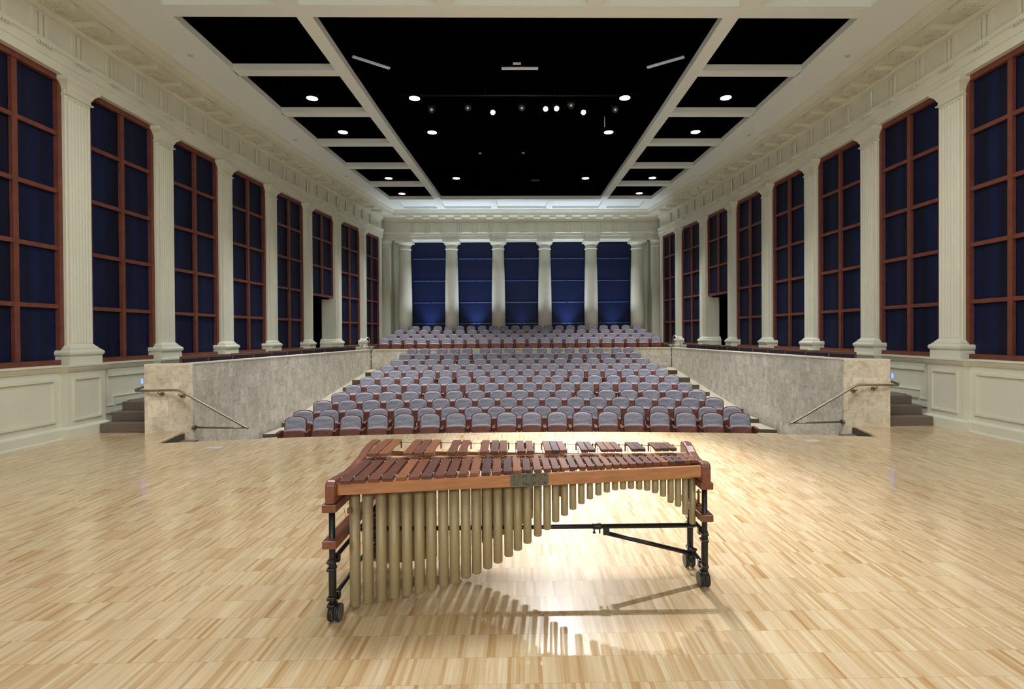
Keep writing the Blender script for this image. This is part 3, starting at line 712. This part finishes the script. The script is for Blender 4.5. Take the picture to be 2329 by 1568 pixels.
# lighting bridge ---------------------------------------------------------
T = thing('lighting_pipe', 'black lighting pipe across the dark ceiling carrying the stage spotlights', 'pipe', (XC, 15.5, 8.72))
MB().tube((-3.4, 0, 0), (3.4, 0, 0), .03, 12).build('pipe', blackm, T)
for x in (-3, -1, 1, 3): MB().tube((x, 0, 0), (x, 0, .58), .008, 6).build('hanger', blackm, T)
SP = [(-1.538, 15.39, 0, 'unlit'), (-.833, 15.69, 1, 'lit'), (.022, 15.39, 0, 'unlit'), (.712, 15.45, 1, 'lit'), (1.029, 15.42, 1, 'lit'), (1.431, 15.215, 0, 'unlit'), (1.84, 15.69, 1, 'lit'), (-2.6, 15.5, 0, 'unlit'), (2.75, 15.5, 0, 'unlit')]
order = sorted(range(9), key=lambda i: SP[i][0])
def spot_proto():
    P = bpy.data.objects.new('stage_spotlight', None); C.objects.link(P)
    # origin at the lens centre; lamp axis along local -Z
    MB().lathe([(.085, 0), (.095, .0), (.095, .16), (.075, .2), (.075, .36), (.05, .4)], (0, 0, 0), 18).build('body', blackm, P)
    y_ = MB(); y_.box(-.115, -.105, -.015, .015, .12, .34); y_.box(.105, .115, -.015, .015, .12, .34); y_.box(-.115, .115, -.015, .015, .33, .345); y_.build('yoke', blackm, P)
    return P
sp0 = None
AIM = {1: (.5, 8.3), 3: (1.0, 7.2), 4: (1.5, 6.3), 6: (1.2, 8.4)}
for i, (x, y, lit, nm) in enumerate(SP):
    if sp0 is None: T = sp0 = spot_proto()
    else: T = copy_tree(sp0)
    T.location = (x, y, 8.3)
    ax, ay = AIM.get(i, (x*.6, 6.5))
    T.rotation_mode = 'QUATERNION'
    T.rotation_quaternion = (Vector((ax, ay, 0))-Vector((x, y, 8.3))).to_track_quat('-Z', 'Y')
    tag(T, '%s stage spotlight on the ceiling pipe, %s from the left' % (nm, ORD[order.index(i)]), 'spotlight', 'stage spotlights on the ceiling pipe')
    SPT = T
    T['tmp'] = lit
for i, T in enumerate([o for o in list(bpy.data.objects) if o.name.startswith('stage_spotlight') and o.parent is None]):
    lit = T['tmp']; del T['tmp']
    MB().lathe([(.066, -.006) if lit else (.035, -.006), (.066, .0) if lit else (.035, 0)], (0, 0, 0), 18).build('lens', glow_small if lit else lens_off, T)
    if lit:
        d = bpy.data.lights.new('spot_beam', 'SPOT'); d.energy = 6400; d.color = (.97, .985, 1); d.spot_size = math.radians(28); d.spot_blend = 1; d.shadow_soft_size = .07
        o = bpy.data.objects.new('spot_beam', d); C.objects.link(o); o.parent = T; o.location = (0, 0, -.03)
# air slots, small fixtures
for (a, b, nm) in (((-3.953, 12.586), (-3.227, 13.141), 'slanting light grey air slot in the black ceiling at the left'), ((-.473, 13.134), (.426, 13.131), 'straight light grey air slot at the centre of the black ceiling'), ((3.113, 13.081), (3.874, 12.581), 'slanting light grey air slot in the black ceiling at the right')):
    A, B = Vector((a[0], a[1], 8.3)), Vector((b[0], b[1], 8.3)); L = (B-A).length
    o = MB().box(0, L, -.04, .04, 0, .03); 
    for k in range(int(L/.03)): pass
    ob = o.build('air_slot', diffus, None, A); ob.rotation_euler = (0, 0, math.atan2((B-A).y, (B-A).x)); tag(ob, nm, 'air slot')
o = MB().box(-.095, .095, -.03, .03, 0, .03).build('air_slot', diffus, None, (-.095, 12.9, 8.3)); tag(o, 'short light grey air slot just behind the straight one', 'air slot')
for x, y, nm in ((-1.493, 19.267, 'left'), (.065, 19.226, 'right')):
    o = MB().lathe([(.05, 0), (.06, .03)], (0, 0, 0), 16).build('ceiling_dome', whiteplate, None, (x, y, 8.3)); tag(o, 'small dome painted pale as a glint under the black ceiling, %s of the pair' % nm, 'dome')  # pale colour stands for the glint off each cap
o = MB().box(-.17, .17, -.05, .05, 0, .05).build('ceiling_box', mat('dull_grey', (70, 70, 74), .5), None, (.581, 22.3, 8.2)); tag(o, 'grey boxy fixture near the far edge of the black ceiling', 'fixture')
o = MB().tube((0, 0, 0), (0, 0, .38), .011, 8).build('hanging_rod', diffus, None, (2.49, 15.85, 7.86)); tag(o, 'thin pale rod hanging beside the second inner right downlight', 'rod')
# ------------------------------------------------------------------ marimba
R0 = Vector((.03, 3.7, 0))
MR = thing('marimba', 'five-octave rosewood marimba with gold resonator tubes on a black wheeled frame', 'marimba', R0)
def mp_(mb, name, m, bevel=0, parent=None):
    return mb.build(name, m, parent or MR, (-R0) if parent is None else (0, 0, 0), bevel)
TB = [(-1.08, 0.022), (-1.001, 0.037), (-0.917, 0.045), (-0.837, 0.055), (-0.757, 0.067), (-0.679, 0.078), (-0.604, 0.093), (-0.526, 0.109), (-0.455, 0.125), (-0.382, 0.154), (-0.312, 0.178), (-0.24, 0.206), (-0.172, 0.239), (-0.101, 0.276), (-0.04, 0.314), (0.025, 0.356), (0.094, 0.399), (0.158, 0.44), (0.216, 0.488), (0.277, 0.527), (0.334, 0.565), (0.393, 0.6), (0.452, 0.629), (0.511, 0.652), (0.57, 0.67), (0.628, 0.682), (0.684, 0.684), (0.74, 0.686), (0.798, 0.678), (0.855, 0.668), (0.912, 0.647), (0.97, 0.621), (1.025, 0.588), (1.078, 0.545), (1.131, 0.487), (1.184, 0.415)]
def barobj(name, x, y0, y1, zt, wd, th=.022):
    cy = (y0+y1)/2; L = y1-y0
    b = MB(); h = wd/2
    # arched underside
    pts = [(-L/2, 0), (-L/2, -th)]+[(-L/2+L*t, -th+.010*math.sin(PI*(t-.2)/.6) if .2 < t < .8 else -th) for t in (.2, .3, .4, .5, .6, .7, .8)]+[(L/2, -th), (L/2, 0)]
    b.prism(pts, 0, -h, h)
    o = b.build(name, barm, MR, (x-R0.x, cy-R0.y, zt), .0025); o.rotation_euler = (0, 0, math.radians(1.4)); return o
def yfn(x): return 3.212+(x+1.09)*.188
def yrn(x): return 3.79+(x+1.09)*.03
for i, (x, z) in enumerate(TB):
    nx = TB[i+1][0]-x if i < 35 else .054
    px_ = x-TB[i-1][0] if i else .08
    sm = .08-.028*min(1, i/22)
    barobj('natural_bar', x-.006, yfn(x), yrn(x), .875, sm*.845)
AX = [-1.073, -.998, -.827, -.752, -.68, -.517, -.443, -.289, -.213, -.150, -.02, .047, .178, .232, .286, .44, .494, .586, .638, .691, .810, .862, .983, 1.037, 1.092]
def yfa(x): return 3.756+(x+1.09)*.04
def yra(x): return 4.283-(x+1.09)*.105
for i, x in enumerate(AX):
    barobj('accidental_bar', x, yfa(x), yra(x), .916, .068-.02*min(1, i/15))
# resonators
def restube(x, y, z0, r, zt=.775):
    t = MB().lathe([(r*.9, 0), (r, .006), (r, zt-z0)], (0, 0, 0), 20)
    return t.build('resonator_tube', goldtube, MR, (x-R0.x, y-R0.y, z0))
for i, (x, z) in enumerate(TB):
    r = .0335 if i < 8 else .0335-.0115*min(1, (i-8)/14)
    restube(x, 3.40+.13*(x+1.1), z+.0, r)
def zint(x):
    for i in range(35):
        if TB[i+1][0] >= x: a, b = TB[i], TB[i+1]; return a[1]+(b[1]-a[1])*(x-a[0])/(b[0]-a[0])
    return TB[-1][1]
BX = []
for i, x in enumerate(AX):
    BX.append(x)
    if i < len(AX)-1 and AX[i+1]-x > 1.6*min(x-AX[i-1] if i else .075, .078, (AX[i+2]-AX[i+1]) if i < len(AX)-2 else .06): BX.append((x+AX[i+1])/2)
for i, x in enumerate(BX):
    restube(x, 3.99-.03*(x+1.1), max(.03, zint(x)+.01-(.045 if x > .9 else 0)), .031-.009*min(1, i/20), .79)
for a, b in (((-1.13, 3.36, .745), (1.21, 3.66, .745)), ((-1.13, 3.44, .745), (1.21, 3.74, .745)), ((-1.13, 4.02, .775), (1.21, 3.96, .775)), ((-1.13, 3.955, .775), (1.21, 3.89, .775))):
    m = MB(); (ax, ay, az), (bx_, by, bz) = a, b
    m.ring([[(x, y-.003, az), (x, y+.003, az), (x, y+.003, az+.045), (x, y-.003, az+.045)] for x, y in ((ax, ay), (bx_, by))], False); mp_(m, 'resonator_rail', brass)
# rails under the bars
def rail(name, a, b, z0, z1, th, m):
    q = MB(); q.ring([[(x, y, z0), (x, y+th, z0), (x, y+th, z1), (x, y, z1)] for x, y in (a, b)], False); return mp_(q, name, m, .003)
rail('front_rail', (-1.133, 3.236), (1.205, 3.568), .777, .852, .03, railwood)
rail('inner_rail', (-1.133, 3.70), (1.205, 3.79), .79, .85, .022, softw)
rail('inner_rail', (-1.133, 3.83), (1.205, 3.88), .80, .872, .022, softw)
rail('rear_rail', (-1.133, 4.20), (1.205, 3.99), .80, .835, .028, railwood)
# cords and posts
def posts(name, xs, f, zb, zt):
    m = MB()
    for x in xs: m.tube((x, f(x), zb), (x, f(x), zt), .0028, 6); m.lathe([(.004, 0), (.0055, .003), (.004, .007)], (x, f(x), zt-.003), 8)
    return mp_(m, name, mat('post_nickel', (225, 222, 215), .3, .6) if 'post_nickel' not in bpy.data.materials else bpy.data.materials['post_nickel'])
gaps = [(TB[i][0]+TB[i+1][0])/2-.006 for i in range(35)]+[-1.122, 1.208]
posts('cord_posts', gaps, lambda x: yfn(x)+.26*(yrn(x)-yfn(x))*.55, .84, .872)
posts('cord_posts', gaps, lambda x: yrn(x)-.09, .84, .872)
ag = sorted(set([round(x-.036, 3) for x in AX]+[round(x+.036, 3) for x in AX]))
posts('cord_posts', ag, lambda x: yfa(x)+.085, .87, .905)
m = MB()
for x in ag: m.box(x-.005, x+.005, yra(x)-.075, yra(x)-.069, .86, .915)
mp_(m, 'rear_post_brackets', endwood)
m = MB()
m.tube((-1.13, yra(-1.13)-.07, .905), (1.2, yra(1.2)-.07, .905), .0025, 6); mp_(m, 'cord', brass)
# end cheeks
def cheek(x0, x1, ya, yb):
    D = yb-ya; L = [(0, .737), (0, .85), (.008, .868), (.03, .877)]
    prof = [(ya, .737), (ya, .845), (ya+.008, .865), (ya+.03, .876), (ya+.10*D+.03, .872), (ya+.30*D, .858), (ya+.45*D, .862), (ya+.6*D, .885), (ya+.72*D, .915), (ya+.84*D, .93), (ya+.96*D, .928), (yb, .915), (yb, .80), (yb-.04, .737)]
    q = MB().prism(prof, 0, x0, x1); return mp_(q, 'end_cheek', endwood, .012)
cheek(-1.192, -1.133, 3.188, 4.25); cheek(1.205, 1.268, 3.556, 4.06)
ENDS = [(-1.170, 3.19, 4.24, 3.25, 4.17, -1), (1.245, 3.575, 4.05, 3.628, 3.945, 1)]
for X, ya, yb, p1, p2, sg in ENDS:
    for z0 in (.687, .467):
        mp_(MB().box(X-.04, X+.045, ya, yb, z0, z0+.048), 'end_block', endwood, .004)
    for k, yy in enumerate((p1, p2)):
        mp_(MB().tube((X, yy, .10), (X, yy, .70), .0185, 16), 'leg', blackm)
        cl_ = MB()
        for zz in (.372, .327, .15, .108): cl_.box(X-.027, X+.02, yy-.03, yy+.03, zz-.009, zz+.009)
        cl_.lathe([(.023, 0), (.023, .30)], (X, yy, .09), 14)
        mp_(cl_, 'clamp', blackm, .003)
        # twin-wheel caster
        dx = .012 if sg < 0 else -.006
        w_ = MB()
        for q, e in ((-1, 0), (1, 0)):
            xc_ = X+dx+q*.021
            ring = [[(xc_+a, yy+.012+r*math.cos(2*PI*t/24), .053+r*math.sin(2*PI*t/24)) for t in range(24)] for a, r in ((-.012, .030), (-.011, .048), (-.004, .053), (.004, .053), (.011, .048), (.012, .030))]
            w_.ring(ring)
        wo = mp_(w_, 'caster', black_r)
        g = MB()
        for q in (-1, 1):
            xc_ = X+dx+q*.021
            for e in (-.0125, .0125):
                g.ring([[(xc_+e+b_, yy+.012+r*math.cos(2*PI*t/24), .053+r*math.sin(2*PI*t/24)) for t in range(24)] for b_, r in ((-.001, .040), (-.001, .051), (.001, .051), (.001, .040))])
        g.build('tread', grey_r, wo)
        MB().box(X+dx-.009, X+dx+.009, yy-.015, yy+.03, .045, .11).build('fork', blackm, wo)
    for z in (.395, .165):
        mp_(MB().tube((X+(-.0), p1, z-.02), (X, p2, z-.02), .014, 12), 'cross_tube', blackm)
        mp_(MB().box(X-.018-.012*sg, X+.018-.012*sg, p1+.03, p1+.065, z-.045, z+.005), 'tube_socket', blackm, .004)
mp_(MB().tube((-1.17, 3.83, .356), (1.245, 3.83, .356), .0165, 14), 'long_brace', blackm)
m = MB(); m.tube((.50, 3.83, .356), (.56, 3.83, .356), .022, 14); m.box(.505, .515, 3.82, 3.84, .305, .345); m.box(.545, .555, 3.82, 3.84, .305, .345); m.tube((.50, 3.83, .312), (.52, 3.83, .312), .008, 10)
m.box(.575, .62, 3.815, 3.845, .295, .345); mp_(m, 'brace_clamp', blackm, .003)
mp_(MB().tube((.60, 3.83, .306), (1.235, 3.86, .135), .0155, 14), 'diagonal_brace', blackm)
m = MB(); m.lathe([(.02, 0), (.02, .05), (.03, .07)], (1.24, 3.86, .10), 12); mp_(m, 'brace_socket', blackm)
m = MB(); m.lathe([(.009, 0), (.009, .19), (.018, .192), (.018, .198), (.009, .2), (.007, .215)], (1.262, 3.80, .41), 14); m.lathe([(.02, 0), (.02, .006)], (1.262, 3.80, .517), 14); mp_(m, 'height_pin', brass)
# centre plate on the front rail
m = MB()
def rl(x): return 3.236+(x+1.133)*(3.568-3.236)/2.338
q0, q1 = -.083, .160
m.ring([[(x, rl(x)-.003, .779), (x, rl(x)+.001, .779), (x, rl(x)+.001, .857), (x, rl(x)-.003, .857)] for x in (q0, q1)], False)
m.ring([[(x, rl(x)-.003, z), (x, rl(x)+.001, z), (x, rl(x)+.001, .785), (x, rl(x)-.003, .785)] for x, z in ((.01, .779), (.035, .765), (.05, .762), (.065, .779))], False)
pl = mp_(m, 'hinge_plate', steel)
sc = MB()
for x in (-.06, .0, .02, .06, .075, .14):
    for z in (.795, .842): sc.lathe([(.0035, -.002), (.0035, .002)], (0, 0, 0), 8); sc.v[-16:] = [(x+a, rl(x)-.004+c, z+b) for a, b, c in sc.v[-16:]]
sc.build('screws', blackm, pl)
# drive cord hanging at the left end
m = MB().path([(-1.10, 3.26, .69), (-1.095, 3.27, .65), (-1.10, 3.28, .61), (-1.115, 3.29, .585)], .0018, 6); m.box(-1.085, -1.06, 3.27, 3.30, .655, .685)
mp_(m, 'pull_cord', endwood)
